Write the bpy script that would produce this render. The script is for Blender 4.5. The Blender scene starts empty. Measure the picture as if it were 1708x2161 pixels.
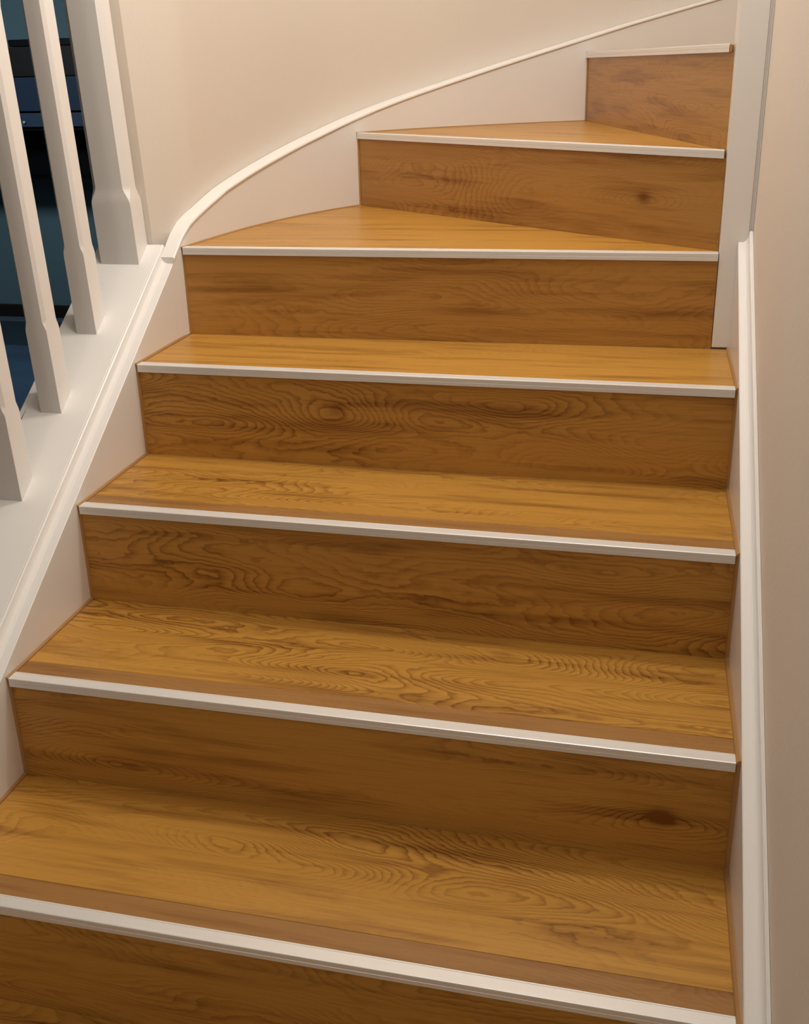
import bpy, bmesh, math
from mathutils import Vector, Matrix

sc = bpy.context.scene
C = sc.collection

# ------------------------------------------------------------------ camera
H, G, W = 0.18, 0.26439, 1.09399        # rise, going, flight width (metres)
YAW, PITCH, ROLL = 0.234876, 0.367362, -0.024119
FPX, CYOFF = 2204.16, -91.43
cam_d = bpy.data.cameras.new('camera')
cam = bpy.data.objects.new('camera', cam_d)
C.objects.link(cam)
f = Vector((-math.sin(YAW) * math.cos(PITCH), math.cos(YAW) * math.cos(PITCH), -math.sin(PITCH)))
r0 = Vector((math.cos(YAW), math.sin(YAW), 0))
u0 = r0.cross(f)
r = math.cos(ROLL) * r0 + math.sin(ROLL) * u0
u = -math.sin(ROLL) * r0 + math.cos(ROLL) * u0
m = Matrix((r, u, -f)).transposed().to_4x4()
m.translation = Vector((-0.15572, -0.95610, 1.05434))
cam.matrix_world = m
cam_d.sensor_fit = 'HORIZONTAL'
cam_d.sensor_width = 36.0
cam_d.lens = 36.0 * FPX / 1708.0
cam_d.shift_y = CYOFF / 1708.0
cam_d.clip_start = 0.02
sc.camera = cam

# ------------------------------------------------------------------ world, lights, exposure
sc.view_settings.view_transform = 'Standard'
sc.view_settings.look = 'None'
sc.view_settings.gamma = 1.0
sc.view_settings.use_curve_mapping = False
sc.view_settings.exposure = -0.02

world = bpy.data.worlds.new('night')
sc.world = world
world.use_nodes = True
world.node_tree.nodes['Background'].inputs[0].default_value = (0.02, 0.04, 0.09, 1)
world.node_tree.nodes['Background'].inputs[1].default_value = 0.2


def area(name, loc, size, power, col, target=None, spread=math.pi):
    d = bpy.data.lights.new(name, 'AREA')
    d.shape = 'DISK'
    d.size = size
    d.energy = power
    d.color = col
    d.spread = spread
    o = bpy.data.objects.new(name, d)
    C.objects.link(o)
    o.location = loc
    t = Vector(target) if target else Vector((loc[0], loc[1], loc[2] - 1))
    o.rotation_euler = (t - Vector(loc)).to_track_quat('-Z', 'Y').to_euler()
    return o


WARM = (1.0, 0.94, 0.875)


def bulb(name, loc, radius, power, col):
    d = bpy.data.lights.new(name, 'POINT')
    d.shadow_soft_size = radius
    d.energy = power
    d.color = col
    o = bpy.data.objects.new(name, d)
    C.objects.link(o)
    o.location = loc
    return o


bulb('stair_pendant_light', (-0.25, 0.88, 2.55), 0.09, 43, WARM)
bulb('landing_light', (0.35, 2.0, 2.9), 0.10, 2.5, WARM)
bulb('hall_fill_light', (-1.02, -1.6, 1.95), 0.2, 14, WARM)  # unseen fill behind the camera, added to lift the step fronts
bulb('wall_fill_light', (-0.62, 0.48, 2.1), 0.12, 15, WARM)  # no fitting here; fill added for the right wall and left string
area('far_room_fill', (-3.5, 2.7, 1.7), 0.5, 17, (0.72, 0.88, 1.0), (-3.7, 4.8, -.1))  # cool fill added so the room behind the balusters is not black

# ------------------------------------------------------------------ materials


def mat(name):
    mt = bpy.data.materials.new(name)
    mt.use_nodes = True
    nt = mt.node_tree
    return mt, nt, nt.nodes['Principled BSDF']


def nd(nt, kind, **kw):
    n = nt.nodes.new(kind)
    for k, v in kw.items():
        setattr(n, k, v)
    return n


def mth(nt, op, a, b=None, c=None):
    n = nd(nt, 'ShaderNodeMath', operation=op)
    for i, x in enumerate((a, b, c)):
        if x is None:
            continue
        if isinstance(x, (int, float)):
            n.inputs[i].default_value = x
        else:
            nt.links.new(x, n.inputs[i])
    return n.outputs[0]


def mixc(nt, fac, a, b, blend='MIX'):
    n = nd(nt, 'ShaderNodeMix', data_type='RGBA', blend_type=blend)
    for s, x in ((0, fac), (6, a), (7, b)):
        if isinstance(x, (int, float)):
            n.inputs[s].default_value = x
        elif isinstance(x, tuple):
            n.inputs[s].default_value = (*x, 1)
        else:
            nt.links.new(x, n.inputs[s])
    return n.outputs[2]


def paint(name, col, rough, bump=0.05, scale=60, var=0.03, spec=0.5):
    mt, nt, b = mat(name)
    tc = nd(nt, 'ShaderNodeTexCoord')
    n = nd(nt, 'ShaderNodeTexNoise')
    n.inputs['Scale'].default_value = 3.0
    n.inputs['Detail'].default_value = 4
    nt.links.new(tc.outputs['Object'], n.inputs['Vector'])
    lo = tuple(c * (1 - var) for c in col)
    hi = tuple(min(1, c * (1 + var)) for c in col)
    nt.links.new(mixc(nt, n.outputs[0], lo, hi), b.inputs['Base Color'])
    b.inputs['Roughness'].default_value = rough
    b.inputs['Specular IOR Level'].default_value = spec
    n2 = nd(nt, 'ShaderNodeTexNoise')
    n2.inputs['Scale'].default_value = scale
    n2.inputs['Detail'].default_value = 3
    nt.links.new(tc.outputs['Object'], n2.inputs['Vector'])
    bp = nd(nt, 'ShaderNodeBump')
    bp.inputs['Strength'].default_value = bump
    bp.inputs['Distance'].default_value = 0.004
    nt.links.new(n2.outputs[0], bp.inputs['Height'])
    nt.links.new(bp.outputs[0], b.inputs['Normal'])
    return mt


def wood(name):
    """Oak-look boards.  UV is in metres (u along the grain); object properties: seed, tone, knot (u, v, strength)."""
    mt, nt, b = mat(name)
    L = nt.links.new
    uv = nd(nt, 'ShaderNodeUVMap')
    sx = nd(nt, 'ShaderNodeSeparateXYZ')
    L(uv.outputs[0], sx.inputs[0])
    U, V = sx.outputs[0], sx.outputs[1]

    def attr(n):
        a = nd(nt, 'ShaderNodeAttribute', attribute_type='OBJECT')
        a.attribute_name = n
        return a
    seed = attr('seed').outputs['Fac']
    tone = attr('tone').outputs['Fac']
    rings = attr('rings').outputs['Fac']
    kn = nd(nt, 'ShaderNodeSeparateXYZ')
    L(attr('knot').outputs['Vector'], kn.inputs[0])

    def noise(su, sv, off, detail, rough=0.5):
        c = nd(nt, 'ShaderNodeCombineXYZ')
        L(mth(nt, 'MULTIPLY', U, su), c.inputs[0])
        L(mth(nt, 'MULTIPLY', V, sv), c.inputs[1])
        L(mth(nt, 'MULTIPLY_ADD', seed, 7.31, off), c.inputs[2])
        n = nd(nt, 'ShaderNodeTexNoise')
        n.inputs['Scale'].default_value = 1.0
        n.inputs['Detail'].default_value = detail
        n.inputs['Roughness'].default_value = rough
        L(c.outputs[0], n.inputs['Vector'])
        return n.outputs[0]
    base = noise(2.3, 9.5, 0.0, 1.0, 0.3)
    wob = noise(26, 55, 3.3, 2.0, 0.6)
    # knot: ring bump
    du = mth(nt, 'MULTIPLY', mth(nt, 'SUBTRACT', U, kn.outputs[0]), 11.0)
    dv = mth(nt, 'MULTIPLY', mth(nt, 'SUBTRACT', V, kn.outputs[1]), 30.0)
    r2 = mth(nt, 'ADD', mth(nt, 'MULTIPLY', du, du), mth(nt, 'MULTIPLY', dv, dv))
    g = mth(nt, 'POWER', 2.718, mth(nt, 'MULTIPLY', r2, -0.8))
    g = mth(nt, 'MULTIPLY', g, kn.outputs[2])
    fld = mth(nt, 'MULTIPLY_ADD', g, 0.10, base)
    fld = mth(nt, 'MULTIPLY_ADD', mth(nt, 'SUBTRACT', wob, 0.5), 0.035, fld)
    ph = mth(nt, 'MULTIPLY', fld, 44.0)
    saw = mth(nt, 'FRACT', ph)
    ring = mth(nt, 'POWER', saw, 2.6)
    ring = mth(nt, 'MULTIPLY', ring, mth(nt, 'SMOOTH_MIN', 1.0, mth(nt, 'MULTIPLY', mth(nt, 'SUBTRACT', 1.0, saw), 7.0), 0.1))
    patch = noise(1.7, 6.0, 9.1, 2.0)
    pm = nd(nt, 'ShaderNodeMapRange')
    pm.inputs[1].default_value = 0.38
    pm.inputs[2].default_value = 0.62
    pm.inputs[3].default_value = 0.12
    pm.inputs[4].default_value = 1.0
    L(patch, pm.inputs[0])
    ring = mth(nt, 'MULTIPLY', mth(nt, 'MULTIPLY', ring, mth(nt, 'MULTIPLY_ADD', g, 0.35, pm.outputs[0])), rings)
    fib = noise(7.0, 260.0, 1.7, 2.0)
    streak = noise(3.0, 38.0, 5.2, 3.0, 0.55)
    pore = noise(34.0, 420.0, 6.6, 1.0)
    pore = mth(nt, 'GREATER_THAN', pore, 0.69)
    broad = noise(1.2, 5.0, 12.5, 2.0)
    # colour
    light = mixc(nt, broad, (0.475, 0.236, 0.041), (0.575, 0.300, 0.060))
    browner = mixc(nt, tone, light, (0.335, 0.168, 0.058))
    d = mth(nt, 'MULTIPLY', ring, 1.0)
    st = nd(nt, 'ShaderNodeMapRange')
    st.inputs[1].default_value = 0.50
    st.inputs[2].default_value = 0.72
    L(streak, st.inputs[0])
    d = mth(nt, 'ADD', d, mth(nt, 'MULTIPLY', st.outputs[0], 0.58))
    d = mth(nt, 'ADD', d, mth(nt, 'MULTIPLY', mth(nt, 'SUBTRACT', fib, 0.5), 0.55))
    d = mth(nt, 'ADD', d, mth(nt, 'MULTIPLY', pore, 0.10))
    # dark heart of the knot
    r2h = mth(nt, 'ADD', mth(nt, 'MULTIPLY', mth(nt, 'MULTIPLY', du, du), 26.0), mth(nt, 'MULTIPLY', mth(nt, 'MULTIPLY', dv, dv), 8.0))
    kd = mth(nt, 'POWER', 2.718, mth(nt, 'MULTIPLY', r2h, -1.0))
    kd = mth(nt, 'MULTIPLY', kd, mth(nt, 'MAXIMUM', mth(nt, 'SUBTRACT', kn.outputs[2], 1.0), 0.0))
    d = mth(nt, 'ADD', d, mth(nt, 'MULTIPLY', kd, 1.6))
    dcl = nd(nt, 'ShaderNodeClamp')
    L(d, dcl.inputs[0])
    dark = mixc(nt, 0.5, (0.150, 0.052, 0.008), (0.19, 0.070, 0.012))
    L(mixc(nt, dcl.outputs[0], browner, dark), b.inputs['Base Color'])
    rg = mth(nt, 'MULTIPLY_ADD', fib, 0.16, 0.27)
    L(rg, b.inputs['Roughness'])
    b.inputs['Specular IOR Level'].default_value = 0.32
    bp = nd(nt, 'ShaderNodeBump')
    bp.inputs['Strength'].default_value = 0.12
    bp.inputs['Distance'].default_value = 0.0015
    L(mth(nt, 'ADD', mth(nt, 'MULTIPLY', ring, -0.6), fib), bp.inputs['Height'])
    L(bp.outputs[0], b.inputs['Normal'])
    return mt


def metal(name):
    mt, nt, b = mat(name)
    tc = nd(nt, 'ShaderNodeUVMap')
    mp = nd(nt, 'ShaderNodeMapping')
    mp.inputs['Scale'].default_value = (4, 900, 1)
    nt.links.new(tc.outputs[0], mp.inputs[0])
    n = nd(nt, 'ShaderNodeTexNoise')
    n.inputs['Scale'].default_value = 1.0
    nt.links.new(mp.outputs[0], n.inputs['Vector'])
    nt.links.new(mixc(nt, n.outputs[0], (0.78, 0.76, 0.73), (0.88, 0.86, 0.83)), b.inputs['Base Color'])
    b.inputs['Metallic'].default_value = 0.3
    b.inputs['Roughness'].default_value = 0.38
    return mt


M = {
    'trim': paint('white_satin_paint', (0.86, 0.84, 0.815), 0.34, 0.03, 40, 0.015),
    'wall': paint('cream_wall_paint', (0.75, 0.68, 0.60), 0.75, 0.10, 90, 0.02, 0.3),
    'wall_r': paint('brightened_cream_paint', (0.87, 0.79, 0.70), 0.75, 0.10, 90, 0.02, 0.3),  # cream paint lightened to stand in for light missing on the right wall
    'ceil': paint('white_ceiling_paint', (0.80, 0.78, 0.74), 0.85, 0.05, 60, 0.02, 0.2),
    'wood': wood('oak_boards'),
    'bead': paint('wood_coloured_bead', (0.40, 0.22, 0.085), 0.45, 0.02, 80, 0.15),
    'metal': metal('satin_aluminium'),
    'teal': paint('dark_teal_paint', (0.13, 0.21, 0.235), 0.7, 0.08, 70, 0.05, 0.3),
    'dark': paint('black_brown_timber', (0.018, 0.013, 0.011), 0.5, 0.04, 30, 0.2, 0.3),
    'black': paint('black_lacquer', (0.004, 0.004, 0.005), 0.45, 0.02, 30, 0.1, 0.2),
    'navy': paint('navy_lacquer', (0.028, 0.045, 0.082), 0.5, 0.02, 30, 0.05, 0.3),
    'slate': paint('blue_grey_lacquer', (0.045, 0.070, 0.115), 0.5, 0.02, 30, 0.05, 0.3),
    'rug': paint('navy_wool', (0.070, 0.120, 0.185), 0.95, 0.8, 120, 0.25, 0.1),
    'floor': paint('dark_slate_floor', (0.035, 0.060, 0.075), 0.55, 0.05, 20, 0.15, 0.3),
    'hall': paint('brown_hall_floor', (0.20, 0.11, 0.045), 0.45, 0.05, 20, 0.15, 0.3),
    'pale': paint('pale_blue_grey_strip', (0.12, 0.16, 0.20), 0.6, 0.05, 20, 0.05, 0.3),
    'chrome': paint('bright_knob', (0.75, 0.75, 0.75), 0.2, 0.0, 20, 0.02, 0.8),
}

# ------------------------------------------------------------------ mesh helpers


def link(name, bm, material, parent=None, **props):
    bmesh.ops.recalc_face_normals(bm, faces=bm.faces)
    me = bpy.data.meshes.new(name)
    bm.to_mesh(me)
    bm.free()
    me.materials.append(material)
    o = bpy.data.objects.new(name, me)
    C.objects.link(o)
    o.parent = parent
    for k, v in props.items():
        o[k] = v
    return o


def smooth(o, ang=0.6):
    for p in o.data.polygons:
        p.use_smooth = True
    o.data.set_sharp_from_angle(angle=ang)
    return o


def thing(name, label, cat, loc=(0, 0, 0), group=None):
    o = bpy.data.objects.new(name, None)
    C.objects.link(o)
    o.empty_display_size = 0.1
    o.location = loc
    o['label'] = label
    o['category'] = cat
    if group:
        o['group'] = group
    return o


def struct(name, bm, material, **kw):
    return link(name, bm, material, kind='structure', **kw)


def prism(bm, poly, z0, z1):
    """Vertical prism over a plan polygon; z0 / z1 numbers or per-vertex lists."""
    n = len(poly)
    za = z0 if isinstance(z0, list) else [z0] * n
    zb = z1 if isinstance(z1, list) else [z1] * n
    a = [bm.verts.new((p[0], p[1], z)) for p, z in zip(poly, za)]
    b = [bm.verts.new((p[0], p[1], z)) for p, z in zip(poly, zb)]
    bm.faces.new(a[::-1])
    bm.faces.new(b)
    for i in range(n):
        j = (i + 1) % n
        bm.faces.new((a[i], a[j], b[j], b[i]))


def box(bm, x0, x1, y0, y1, z0, z1):
    prism(bm, [(x0, y0), (x1, y0), (x1, y1), (x0, y1)], z0, z1)


def loft(bm, sections, closed=True):
    """Skin between successive rings of 3D points, capped."""
    rings = [[bm.verts.new(p) for p in s] for s in sections]
    n = len(rings[0])
    for a, b in zip(rings[:-1], rings[1:]):
        for i in range(n):
            j = (i + 1) % n
            bm.faces.new((a[i], a[j], b[j], b[i]))
    bm.faces.new(rings[0][::-1])
    bm.faces.new(rings[-1])


def bevel(bm, w, seg=2, angle=0.6):
    bmesh.ops.recalc_face_normals(bm, faces=bm.faces)
    es = [e for e in bm.edges if len(e.link_faces) == 2 and e.calc_face_angle() > angle]
    bmesh.ops.bevel(bm, geom=es, offset=w, segments=seg, profile=0.6, affect='EDGES', clamp_overlap=True)


def uvmap(o, origin, du, dv, dw):
    """Board UV in metres: u along the grain, v across (thickness folded into v)."""
    me = o.data
    l = me.uv_layers.new(name='UVMap')
    origin, du, dv, dw = (Vector(x) for x in (origin, du, dv, dw))
    for p in me.polygons:
        n = p.normal
        thick = abs(n.dot(dw)) < 0.7
        for li in p.loop_indices:
            q = me.vertices[me.loops[li].vertex_index].co - origin
            v = q.dot(dv) + (q.dot(dw) if thick else 0)
            l.data[li].uv = (q.dot(du), v)


SL = H / G


def pitch(y):
    return SL * y


# ------------------------------------------------------------------ plan geometry
S_RAW = [(-1.094, .6), (-1.094, .85), (-1.0938, 1.0), (-1.088, 1.08), (-1.078, 1.18), (-1.059, 1.31), (-1.0286, 1.4404),
         (-.979, 1.587), (-.9035, 1.74), (-.7978, 1.88), (-.6571, 2.005), (-.5098, 2.115), (-.358, 2.205),
         (-.19, 2.285), (0, 2.352), (.3, 2.43), (.7, 2.50), (1.6, 2.58)]


def spline(pts, step=0.03):
    out = []
    n = len(pts)
    for i in range(n - 1):
        p0, p1, p2, p3 = (Vector(pts[max(0, min(n - 1, i + k))]) for k in (-1, 0, 1, 2))
        L = (p2 - p1).length
        k = max(1, int(L / step))
        for j in range(k):
            t = j / k
            out.append(0.5 * ((2 * p1) + (p2 - p0) * t + (2 * p0 - 5 * p1 + 4 * p2 - p3) * t * t + (3 * p1 - p0 - 3 * p2 + p3) * t ** 3))
    out.append(Vector(pts[-1]))
    return out


SC = spline(S_RAW)                       # front face of the curved wall string, in plan
SS = [0.0]
for a_, b_ in zip(SC[:-1], SC[1:]):
    SS.append(SS[-1] + (b_ - a_).length)
SN = []                                  # outward (towards the wall) normals
for i in range(len(SC)):
    t_ = (SC[min(i + 1, len(SC) - 1)] - SC[max(i - 1, 0)]).normalized()
    SN.append(Vector((-t_.y, t_.x)))


def interp(tab, x):
    if x <= tab[0][0]:
        return tab[0][1]
    for (a, va), (b, vb) in zip(tab[:-1], tab[1:]):
        if x <= b:
            return va + (vb - va) * (x - a) / (b - a)
    return tab[-1][1]


CAPZ = [(.398, .697), (.43, .724), (.458, .746), (.485, .759), (.55, .7785), (.643, .8057), (.857, .8542), (1.052, .900), (1.232, .9465),
        (1.805, 1.090), (2.022, 1.1465), (2.272, 1.2078), (2.6, 1.285), (3.9, 1.60)]


def curve_at_y(y):
    for i in range(len(SC) - 1):
        if SC[i].y <= y <= SC[i + 1].y:
            t = (y - SC[i].y) / (SC[i + 1].y - SC[i].y)
            return SC[i].lerp(SC[i + 1], t)
    return SC[-1]


NX0, NX1, NY = -0.0316, 0.0175, 1.0687   # right newel: left face, right face, front
RIS = 0.006                              # trim stands this far in front of the riser
# riser lines (left point on the string, right point)
R5 = (Vector((-.9025, 1.7421)), Vector((NX0, 1.0969)))
R6 = (Vector((-.3580, 2.2040)), Vector((NX0, 1.1186)))


def risers(k):
    if k <= 3:
        return Vector((-W, k * G + RIS)), Vector((0, k * G + RIS))
    if k == 4:
        return Vector((-1.0925, 1.0378 + RIS)), Vector((NX0 - .0005, NY - .0005))
    return (R5, R6)[k - 5]


# ------------------------------------------------------------------ the room (setting)
CEIL = 3.3
bm = bmesh.new(); box(bm, -7, 2.3, -3.4, 5.0, -0.46, -0.36)
struct('floor', bm, M['floor'])
bm = bmesh.new(); box(bm, -7, 2.3, -3.4, 5.0, CEIL, CEIL + 0.1)
struct('ceiling', bm, M['ceil'])

# right wall: very slightly out of parallel with the flight
WR0, WR1 = 0.0315, 0.0250                # wall face at y=0 and y=1


def wr(y):
    return WR0 + (WR1 - WR0) * y


bm = bmesh.new()
prism(bm, [(wr(-3.3), -3.3), (0.15, -3.3), (0.15, 1.15), (wr(NY + .008), 1.15), (wr(NY + .008), NY + .008)], -0.36, CEIL)
wallr = struct('wall_right', bm, M['wall_r'])
bm = bmesh.new(); box(bm, 0.15, 2.2, 1.05, 1.15, -0.36, CEIL)
struct('wall_inner', bm, M['wall'])
bm = bmesh.new(); box(bm, 2.1, 2.2, 1.15, 2.9, -0.36, CEIL)
struct('wall_landing', bm, M['wall'])
bm = bmesh.new(); box(bm, -7, 0.15, -3.4, -3.3, -0.36, CEIL)
struct('wall_front', bm, M['wall'])

bm = bmesh.new(); box(bm, -1.42, -1.30, -3.3, -0.80, -0.36, CEIL)
struct('wall_hall', bm, M['wall'])  # unseen hall wall, added to bounce light onto the right wall

# curved wall behind the winders
CAPDT = [(0.40, .027), (.47, .029), (.65, .033), (1.05, .042), (1.8, .050), (4, .050)]
WALLY = 1.026
inner = [(-1.146, WALLY)]
outer = [(-1.25, WALLY)]
for p, n, s in zip(SC, SN, SS):
    if p.y > 1.14:
        q = p + n * interp(CAPDT, s)
        o_ = p + n * 0.16
        inner.append((q.x, q.y)); outer.append((o_.x, o_.y))
inner.append((2.15, SC[-1].y + .11)); outer.append((2.15, SC[-1].y + .2))
bm = bmesh.new()
n_ = len(inner)
vi = [[bm.verts.new((x - (.036 * (z - .72) if i == 0 else 0), y, z)) for i, (x, y) in enumerate(inner)] for z in (0.0, CEIL)]
vo = [[bm.verts.new((x, y, z)) for x, y in outer] for z in (0.0, CEIL)]
for i in range(n_ - 1):
    bm.faces.new((vi[0][i], vi[0][i + 1], vi[1][i + 1], vi[1][i]))
    bm.faces.new((vo[0][i + 1], vo[0][i], vo[1][i], vo[1][i + 1]))
    bm.faces.new((vi[1][i], vi[1][i + 1], vo[1][i + 1], vo[1][i]))
    bm.faces.new((vo[0][i], vo[0][i + 1], vi[0][i + 1], vi[0][i]))
bm.faces.new((vi[0][0], vi[1][0], vo[1][0], vo[0][0]))
bm.faces.new((vi[0][-1], vo[0][-1], vo[1][-1], vi[1][-1]))
wb = struct('wall_back', bm, M['wall'])
smooth(wb)

# low spandrel wall that carries the balustrade
bm = bmesh.new()
y0, y1 = -0.75, WALLY
prism(bm, [(-1.127, y0), (-1.127, y1), (-1.255, y1), (-1.255, y0)], -0.36,
      [pitch(y0), pitch(y1), pitch(y1), pitch(y0)])
wl = struct('wall_left', bm, M['wall'])

# dark room seen through the balusters
bm = bmesh.new(); box(bm, -7, -1.0, 4.8, 4.9, -0.36, CEIL)
struct('wall_far', bm, M['teal'])
bm = bmesh.new(); box(bm, -7.0, -6.9, -3.3, 4.8, -0.36, CEIL)
struct('wall_side', bm, M['teal'])
bm = bmesh.new(); box(bm, -1.1, -1.0, 2.25, 4.8, -0.36, CEIL)
struct('wall_east', bm, M['teal'])
bm = bmesh.new(); box(bm, -6.9, -1.1, 4.775, 4.8, -0.36, -0.276); bevel(bm, .006)
struct('baseboard_far', bm, M['dark'])
bm = bmesh.new(); box(bm, -6.9, -1.3, 4.69, 4.775, -0.36, -0.352)
struct('trim_1', bm, M['pale'])

bm = bmesh.new()
rug_n = 40
# rug with soft ripples
gv = [[bm.verts.new((-5.6 + 3.6 * i / 30, 1.6 + 2.47 * j / rug_n, -0.345 + 0.004 * math.sin(j * 1.3 + .4 * math.sin(i * .6)))) for i in range(31)] for j in range(rug_n + 1)]
for j in range(rug_n):
    for i in range(30):
        bm.faces.new((gv[j][i], gv[j][i + 1], gv[j + 1][i + 1], gv[j + 1][i]))
ex = bmesh.ops.extrude_face_region(bm, geom=list(bm.faces))
for v in [e for e in ex['geom'] if isinstance(e, bmesh.types.BMVert)]:
    v.co.z = -0.36
link('rug', bm, M['rug'], label='navy blue rug on the dark floor beyond the white balusters', category='rug')

wc = thing('wall_cabinet', 'black wall cabinet with a navy flap hung on the teal wall', 'cabinet', (-3.85, 4.8, 0.488))


def rel(bm, o):
    bmesh.ops.translate(bm, verts=bm.verts, vec=-Vector(o.location))
    return bm


bm = bmesh.new()
X0, X1 = -4.7, -3.1
box(bm, X0, X1, 4.77, 4.795, .488, 1.06)
box(bm, X0, X0 + .03, 4.5, 4.795, .488, 1.05)
box(bm, X1 - .03, X1, 4.5, 4.795, .488, 1.05)
box(bm, X0 + .03, X1 - .03, 4.5, 4.77, .488, .512)
box(bm, X0 + .03, X1 - .03, 4.5, 4.77, .770, .790)
box(bm, X0 + .03, X1 - .03, 4.5, 4.77, 1.02, 1.05)
box(bm, -3.92, -3.90, 4.52, 4.77, .512, .770)
link('carcass', rel(bm, wc), M['black'], wc)
bm = bmesh.new(); box(bm, X0 - .01, X1 + .01, 4.49, 4.795, 1.05, 1.20); bevel(bm, .004)
link('cornice', rel(bm, wc), M['dark'], wc, label='brown black top board')
bm = bmesh.new(); box(bm, X0 + .01, X1 - .01, 4.478, 4.498, .872, 1.046); bevel(bm, .003)
link('flap', rel(bm, wc), M['navy'], wc, label='navy flap')
bm = bmesh.new(); box(bm, X0 + .01, X1 - .01, 4.478, 4.498, .790, .862); bevel(bm, .003)
dr = link('drawer', rel(bm, wc), M['slate'], wc, label='blue grey drawer front')
bm = bmesh.new()
bmesh.ops.create_uvsphere(bm, u_segments=12, v_segments=8, radius=.008, matrix=Matrix.Translation((-3.56, 4.47, .815)))
smooth(link('knob', rel(bm, wc), M['chrome'], dr, label='small bright knob'))
bm = bmesh.new(); box(bm, -3.62, -3.12, 4.52, 4.78, 1.202, 1.238); bevel(bm, .005)
bx = link('flat_box', bm, M['black'], label='flat black box lying on top of the wall cabinet', category='box')

# ------------------------------------------------------------------ staircase
st = thing('staircase', 'oak-look winder staircase with white strings and silver nosings', 'staircase', (0, 0, 0))
TOPD = 0.021          # trim width
PLK = 0.057           # seam of the front plank
PROF = [(0.0, -.0145), (0.0, -.0085), (.0006, -.0080), (.0, -.0075), (0, -.0014), (.0004, -.0004), (.0014, 0), (.0166, 0), (.0170, -.0006), (.0180, -.0006), (.0184, 0),
        (.0205, 0), (.0212, -.0012), (.0212, -.0030), (.0045, -.0040), (.0045, -.0145)]
# knots per board: (u, v, strength) in board coordinates; strength > 1 also darkens the heart
KN_R = {0: (0, -9, 0), 1: (W - .095, .072, 1.8), 2: (.23, .066, .95), 3: (.394, .109, 1.35), 4: (.15, .06, 1.0), 5: (.905, .083, 1.6), 6: (.15, .06, .9)}
KN_T = {-1: (0, -9, 0), 0: (.396, .175, 1.0), 1: (.8, .20, .8), 2: (.35, .2, .7), 3: (0, -9, 0), 4: (0, -9, 0), 5: (0, -9, 0), 6: (0, -9, 0)}


def inset_line(a, b, d):
    """line a-b moved d up the stairs (towards larger y side)."""
    t = (b - a).normalized()
    n = Vector((-t.y, t.x))
    return a + n * d, b + n * d, t, n


def on_curve(a, b):
    """extend line b->a until it meets the string curve."""
    best = None
    d = a - b
    for p, q in zip(SC[:-1], SC[1:]):
        e = q - p
        den = d.x * e.y - d.y * e.x
        if abs(den) < 1e-9:
            continue
        t = ((p.x - b.x) * e.y - (p.y - b.y) * e.x) / den
        s = ((p.x - b.x) * d.y - (p.y - b.y) * d.x) / den
        if -1e-6 <= s <= 1 + 1e-6 and t > 0.3 and (best is None or t < best[0]):
            best = (t, b + d * t)
    return best[1] if best else a


def left_end(a, b):
    return on_curve(a, b) if a.y > 1.0 else Vector((-W, a.y))


def clip_edge(k, L, R):
    return L, R


BEADW = .004


def redge(y):
    return .0030 - .0030 * y      # front face of the right string


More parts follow.
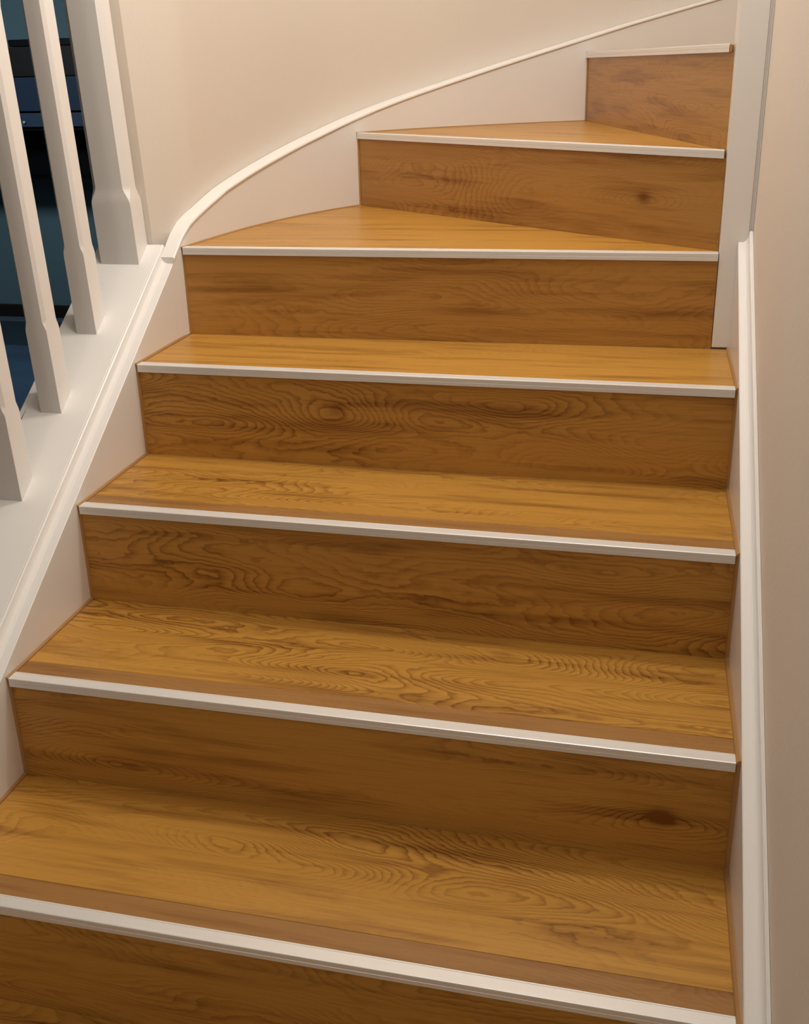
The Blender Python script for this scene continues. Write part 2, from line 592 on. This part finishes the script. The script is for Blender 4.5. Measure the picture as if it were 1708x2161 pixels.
for k in range(-1, 7):
    z = k * H
    ra, rb = risers(k)
    # --- nosing line
    na, nb, t, n = inset_line(ra, rb, -RIS)
    pa = na + t * BEADW
    pb = nb - t * (BEADW if k <= 3 else .0015)
    if k == 6:
        pb = nb - t * .012
    bm = bmesh.new()
    ends = []
    for e_, q in enumerate((pa, pb)):
        sec = []
        for d, h in PROF:
            w_ = q + n * d
            if e_ and k >= 4:                     # square cut against the newel face
                w_ = w_ + t * ((q.x - w_.x) / t.x)
            sec.append((w_.x, w_.y, z + h))
        ends.append(sec)
    loft(bm, ends)
    # --- tread first (parent of the trim)
    bma = bmesh.new()
    zt = z - .0018
    front = PLK if k <= 2 else TOPD + .0002
    fa, fb, _, _ = inset_line(na, nb, front)
    if k + 1 <= 6:
        qa, qb = risers(k + 1)
    else:
        qa, qb = Vector((.42, 2.46)), Vector((.16, 1.16))
    if k <= 3:
        back_l, back_r = Vector((-W, qa.y)), Vector((0, qb.y))
        if k == 3:
            poly = [(-W + BEADW, fa.y), (-BEADW, fb.y), (-BEADW, NY - .002), (NX0 - .001, NY - .002), (qa.x + .003, qa.y)]
        else:
            poly = [(-W + BEADW, fa.y), (-BEADW, fb.y), (-BEADW, qb.y), (-W + BEADW, qa.y)]
    else:
        fl = on_curve(fa, fb)
        ql = on_curve(qa, qb)
        mid = [SC[i] - SN[i] * .0015 for i in range(len(SC)) if fl.y + .01 < SC[i].y < ql.y - .01 and fl.x < SC[i].x < ql.x]
        poly = [(fl.x + .002, fl.y)]
        # right end of the front line, stopped at the newel face
        e = fb
        if k == 4:
            e = Vector((NX0 - .001, fb.y))
        elif k == 5:
            d_ = (fb - fa).normalized()
            e = fa + d_ * ((NX0 - .001 - fa.x) / d_.x)
        else:
            d_ = (fb - fa).normalized()
            e = fa + d_ * ((NX0 - .001 - fa.x) / d_.x)
        poly.append((e.x, e.y))
        if k == 6:
            poly += [(NX0 - .001, 1.165), (.16, 1.165)]
            poly.append((.42, 2.44))
            poly += [(p.x, p.y) for p in reversed(mid) if p.x < .40]
        else:
            poly.append((NX0 - .001, qb.y))
            poly.append((ql.x + .001, ql.y - .001))
            poly += [(p.x, p.y) for p in reversed(mid)]
    prism(bma, poly, zt - .014, zt)
    bevel(bma, .0006, 1)
    kn = KN_T[k]
    tr = link('tread', bma, M['wood'], st, seed=float(k * 1.7 + 3.1), tone=0.0, rings=(0.4 if k >= 3 else 1.05), knot=[float(x) for x in kn])
    uvmap(tr, (na.x, na.y, z), (t.x, t.y, 0), (n.x, n.y, 0), (0, 0, 1))
    nos = link('nosing_trim', bm, M['metal'], tr, label='silver metal nosing strip')
    uvmap(nos, (na.x, na.y, z), (t.x, t.y, 0), (n.x, n.y, 0), (0, 0, 1))
    if k <= 2:
        bmp = bmesh.new()
        box(bmp, -W + BEADW, -BEADW, na.y + TOPD + .0004, na.y + PLK - .0005, zt - .014, zt)
        bevel(bmp, .0006, 1)
        pk = link('nosing_plank', bmp, M['wood'], tr, seed=float(k * 2.3 + 40.7), tone=0.85, rings=0.35, knot=[0.0, -9.0, 0.0],
                  label='narrow browner plank behind the metal nosing')
        uvmap(pk, (na.x, na.y, z), (t.x, t.y, 0), (n.x, n.y, 0), (0, 0, 1))
    # --- riser
    ztop = z - .0148
    bmr = bmesh.new()
    a2, b2 = ra.copy(), rb.copy()
    if k <= 3:
        a2 = a2 + t * .0015
        b2 = b2 + t * redge(rb.y)
    else:
        a2 = a2 + t * .002
        b2 = b2 - t * .0008
    back = .012
    prism(bmr, [(a2.x, a2.y), (b2.x, b2.y), (b2.x, b2.y + back), (a2.x + n.x * back + t.x * .01 * (k > 4), a2.y + n.y * back + t.y * .01 * (k > 4))],
          z - H - .010, ztop)
    kn = KN_R.get(k, (0, -9, 0))
    rs = link('riser', bmr, M['wood'], st, seed=float(k * 3.9 + 11.3), tone=(0.12 if k <= 3 else 0.3 if k == 4 else 0.5), rings=(.9 if k <= 3 else .6), knot=[float(x) for x in kn])  # upper risers coloured browner in place of shade the lamps miss
    uvmap(rs, (ra.x, ra.y, z - H), (t.x, t.y, 0), (0, 0, 1), (n.x, n.y, 0))
    # --- wood coloured beads where tread and riser meet the strings

    def bead(path, nm, parent, w=BEADW):
        bmb = bmesh.new()
        secs = []
        for P, dx, dz in path:
            P = Vector(P); dx = Vector(dx); dz = Vector(dz)
            secs.append([P, P + dx * w, P + dx * w * .8 + dz * w * .5, P + dx * w * .3 + dz * w * .9, P + dz * w])
        loft(bmb, secs)
        link(nm, bmb, M['bead'], parent, label='pale brown edge bead')
    if k <= 3:
        ye = qa.y if k < 3 else qa.y
        yr = qb.y if k < 3 else NY - .002
        bead([((-W, na.y, zt), (1, 0, 0), (0, 0, 1)), ((-W, ye - .0005, zt), (1, 0, 0), (0, 0, 1))], 'edge_bead', tr)
        e0, e1 = redge(na.y), redge(yr)
        bead([((e0, na.y, zt), (-1, 0, 0), (0, 0, 1)), ((e1, yr - .0005, zt), (-1, 0, 0), (0, 0, 1))], 'edge_bead', tr, BEADW + e0 + .0003)
    else:
        pts = [(p, -nn) for p, nn in zip(SC, SN) if left_end(na, nb).y < p.y < (on_curve(qa, qb).y - .004 if k < 6 else 2.4)]
        pts = [(p, d) for p, d in pts if p.x < .3]
        ps_, pe_ = left_end(na, nb), on_curve(qa, qb)
        pts.insert(0, (ps_, pts[0][1]))
        if k < 6:
            pts.append((pe_, pts[-1][1]))
        bead([((p.x, p.y, zt), (d.x, d.y, 0), (0, 0, 1)) for p, d in pts], 'edge_bead', tr, .003)
    # vertical beads at the riser ends
    bw = BEADW if k <= 3 else .003
    bead([((a2.x - t.x * .0015, a2.y, z - H), tuple((t.x, t.y, 0)), (-n.x, -n.y, 0)), ((a2.x - t.x * .0015, a2.y, z - .001), (t.x, t.y, 0), (-n.x, -n.y, 0))], 'edge_bead', rs, bw)
    if k <= 3:
        e0 = redge(rb.y)
        bead([((e0, rb.y, z - H), (-1, 0, 0), (0, -1, 0)), ((e0, rb.y, z - .001), (-1, 0, 0), (0, -1, 0))], 'edge_bead', rs, bw + e0)

# small bare wood end of the top nosing
bm = bmesh.new()
na6, nb6, t6, n6 = inset_line(R6[0], R6[1], -RIS)
e0, e1 = nb6 - t6 * .0115, nb6 - t6 * .001
prism(bm, [tuple(e0 + n6 * .001), tuple(e1 + n6 * .001), (e1.x, e1.y + .012), tuple(e0 + n6 * .004 + Vector((0, .012)))], 6 * H - .0145, 6 * H - .001)
bevel(bm, .002, 2)
ch = link('nosing_end', bm, M['wood'], st, seed=2.2, tone=0.5, rings=0.3, knot=[0.0, -9.0, 0.0], label='bare brown wood end of the top nosing')
uvmap(ch, (e0.x, e0.y, 0), (t6.x, t6.y, 0), (n6.x, n6.y, 0), (0, 0, 1))


# straight strings
def sweep_y(bm, prof0, prof1, ya, yb):
    loft(bm, [[(x, y, zr + pitch(y)) for x, zr in pf] for pf, y in ((prof0, ya), (prof1, yb))])


SB = .013
YA, YB = -.75, 1.0
pf = [(-W, -.34), (-W, SB - .0015), (-W - .0015, SB), (-W - .0322, SB), (-W - .0322, -.34)]
bm = bmesh.new(); sweep_y(bm, pf, pf, YA, YB)
sl_ = link('string_board', bm, M['trim'], st, label='white straight string under the balusters')
cove = [(.0140, SB - .001), (.0150, SB + .0003), (.0195, SB + .0018), (.0235, SB + .0060), (.0260, SB + .0110), (.0278, SB + .0168), (.0300, SB + .0186), (.0322, SB + .0182), (.0322, SB - .001)]
bm = bmesh.new()
pf = [(-W - d, h) for d, h in cove]
sweep_y(bm, pf, pf, YA, WALLY - .003)
link('cove_moulding', bm, M['trim'], sl_)

YR = NY - .0005


def rprof(y, kind):
    k = y
    b0 = .0030 - .0030 * k
    c0 = .0185 - .0105 * k
    l0 = wr(y) - .0005
    if kind == 'board':
        return [(b0, -.34), (b0, SB - .0015), (b0 + .0015, SB), (l0, SB), (l0, -.34)]
    w = l0 - c0
    return [(c0, SB - .001), (c0 + .10 * w, SB + .0004), (c0 + .30 * w, SB + .0022), (c0 + .48 * w, SB + .0065), (c0 + .58 * w, SB + .0120),
            (c0 + .64 * w, SB + .0185), (c0 + .80 * w, SB + .0205), (l0, SB + .0195), (l0, SB - .001)]


bm = bmesh.new(); sweep_y(bm, rprof(YA, 'board'), rprof(YR, 'board'), YA, YR)
sr_ = link('string_board', bm, M['trim'], st, label='white straight string along the right wall')
bm = bmesh.new(); sweep_y(bm, rprof(YA, 'm'), rprof(YR, 'm'), YA, YR)
link('cove_moulding', bm, M['trim'], sr_)

# curved wall string and its capping
idx = [i for i in range(len(SC)) if SC[i].y >= 1.0 - 1e-6]
bm = bmesh.new()
secs = []
for i in idx:
    p, n, s = SC[i], SN[i], SS[i]
    d = min(interp(CAPDT, s) - .001, .031 if p.y < 1.06 else 1)
    zt = interp(CAPZ, s)
    zb = .45 if s < 1.3 else .8
    secs.append([(p.x, p.y, zb), (p.x, p.y, zt), (p.x + n.x * d, p.y + n.y * d, zt), (p.x + n.x * d, p.y + n.y * d, zb)])
loft(bm, secs)
cs = link('curved_string', bm, M['trim'], st, label='white curved string sweeping round the winders')
smooth(cs)
bm = bmesh.new()
secs = []
CAPH = .0075
for i in idx:
    p, n, s = SC[i], SN[i], SS[i]
    d = interp(CAPDT, s) - .0012 + (.003 * math.sin(math.pi * (p.y - 1.05) / .09) if 1.05 < p.y < 1.14 else 0)
    zt = interp(CAPZ, s)
    f0 = -.0035
    prof = [(f0 + .0012, 0), (f0, .0018), (f0, .0048), (f0 + .0012, .0067), (f0 + .003, CAPH), (d, CAPH), (d, 0)]
    secs.append([(p.x + n.x * e, p.y + n.y * e, zt + h) for e, h in prof])
loft(bm, secs)
smooth(link('string_cap', bm, M['trim'], cs))

# ------------------------------------------------------------------ balustrade
ba = thing('balustrade', 'white stair balustrade with square stop-chamfered balusters and sloping base rail', 'balustrade', (-1.2, .66, pitch(.66) + .03))
BT = .03
XB0, XB1 = -1.267, -1.1265
ya, yb = -.75, WALLY - .002
bm = bmesh.new()
pf = [(XB1, 0), (XB1, BT - .002), (XB1 - .002, BT), (XB0 + .002, BT), (XB0, BT - .002), (XB0, 0)]
sweep_y(bm, pf, pf, ya, yb)
link('base_rail', rel(bm, ba), M['trim'], ba)


def chamfer_post(x0, x1, y0, y1, zbot, zblock, ztop, ch, ogee, shrink=0.0):
    """Square post: plain block below, lamb's-tongue stop, chamfered shaft above. zbot follows the sloping rail."""
    bm = bmesh.new()

    def ring(z, c, s=0.0):
        a0, a1, b0, b1 = x0 + s, x1 - s, y0 + s, y1 - s
        c = max(c, .0004)
        return [(a0 + c, b0, z), (a1 - c, b0, z), (a1, b0 + c, z), (a1, b1 - c, z), (a1 - c, b1, z), (a0 + c, b1, z), (a0, b1 - c, z), (a0, b0 + c, z)]
    low = [(x, y, zbot + pitch(y)) for x, y, _ in ring(0, .0006)]
    secs = [low, ring(zblock, .0006)]
    for t in (.15, .3, .5, .7, .85, 1.0):
        e = t * t * (3 - 2 * t)
        secs.append(ring(zblock + ogee * t, .0006 + (ch - .0006) * e, shrink * e))
    zc = ztop - ogee - .1
    secs.append(ring(zc, ch, shrink))
    secs.append(ring(zc + ogee, .0006))
    secs.append(ring(ztop, .0006))
    secs = [[(x - LEAN * (z - zblock + .14), y, z) for x, y, z in q] for q in secs]      # the posts stand a shade out of plumb
    loft(bm, secs)
    return bm


LEAN = .036
for yf in (.820, .6615, .5037):
    b0 = pitch(yf) + BT
    bm = chamfer_post(-1.2235, -1.1815, yf, yf + .042, BT - .001, b0 + .150, b0 + .80, .0056, .020, .0)
    link('baluster', rel(bm, ba), M['trim'], ba)
b0 = pitch(.976) + BT
bm = chamfer_post(-1.240, -1.156, .976, WALLY - .001, BT - .001, b0 + .118, b0 + 1.0, .011, .034, .002)
link('half_newel', rel(bm, ba), M['trim'], ba, label='wide white half newel against the wall end')
bm = bmesh.new()
pf = [(x - .028, z) for x, z in [(-1.232, .80), (-1.235, .82), (-1.225, .845), (-1.2025, .852), (-1.180, .845), (-1.170, .82), (-1.173, .80)]]
sweep_y(bm, [(x, h + BT - .003) for x, h in pf], [(x, h + BT - .003) for x, h in pf], -.3, .975)
link('handrail', rel(bm, ba), M['trim'], ba)

# ------------------------------------------------------------------ right newel post
nw = thing('newel_post', 'white square newel post at the inner corner where the winders meet', 'newel post', (NX0, NY, 3 * H))
bm = bmesh.new()
zb = 3 * H + .0008
prism(bm, [(NX0, NY), (NX1, NY), (NX1, NY + .085), (NX0, NY + .085)], zb, 2.25)
bevel(bm, .0014, 2)
link('post', rel(bm, nw), M['trim'], nw)
bm = bmesh.new()
x2 = wr(NY) - .0005
prism(bm, [(NX1 + .0002, NY + .002), (NX1 + .0012, NY + .0002), (NX1 + .0022, NY + .0012), (NX1 + .0030, NY + .0036), (x2 - .0014, NY + .0040), (x2, NY + .0022), (x2, NY + .0076), (NX1 + .0002, NY + .0076)], 3 * H + .15, 2.25)
link('corner_strip', rel(bm, nw), M['trim'], nw)

for o in list(C.objects):
    if o.type == 'MESH':
        o.data.update()
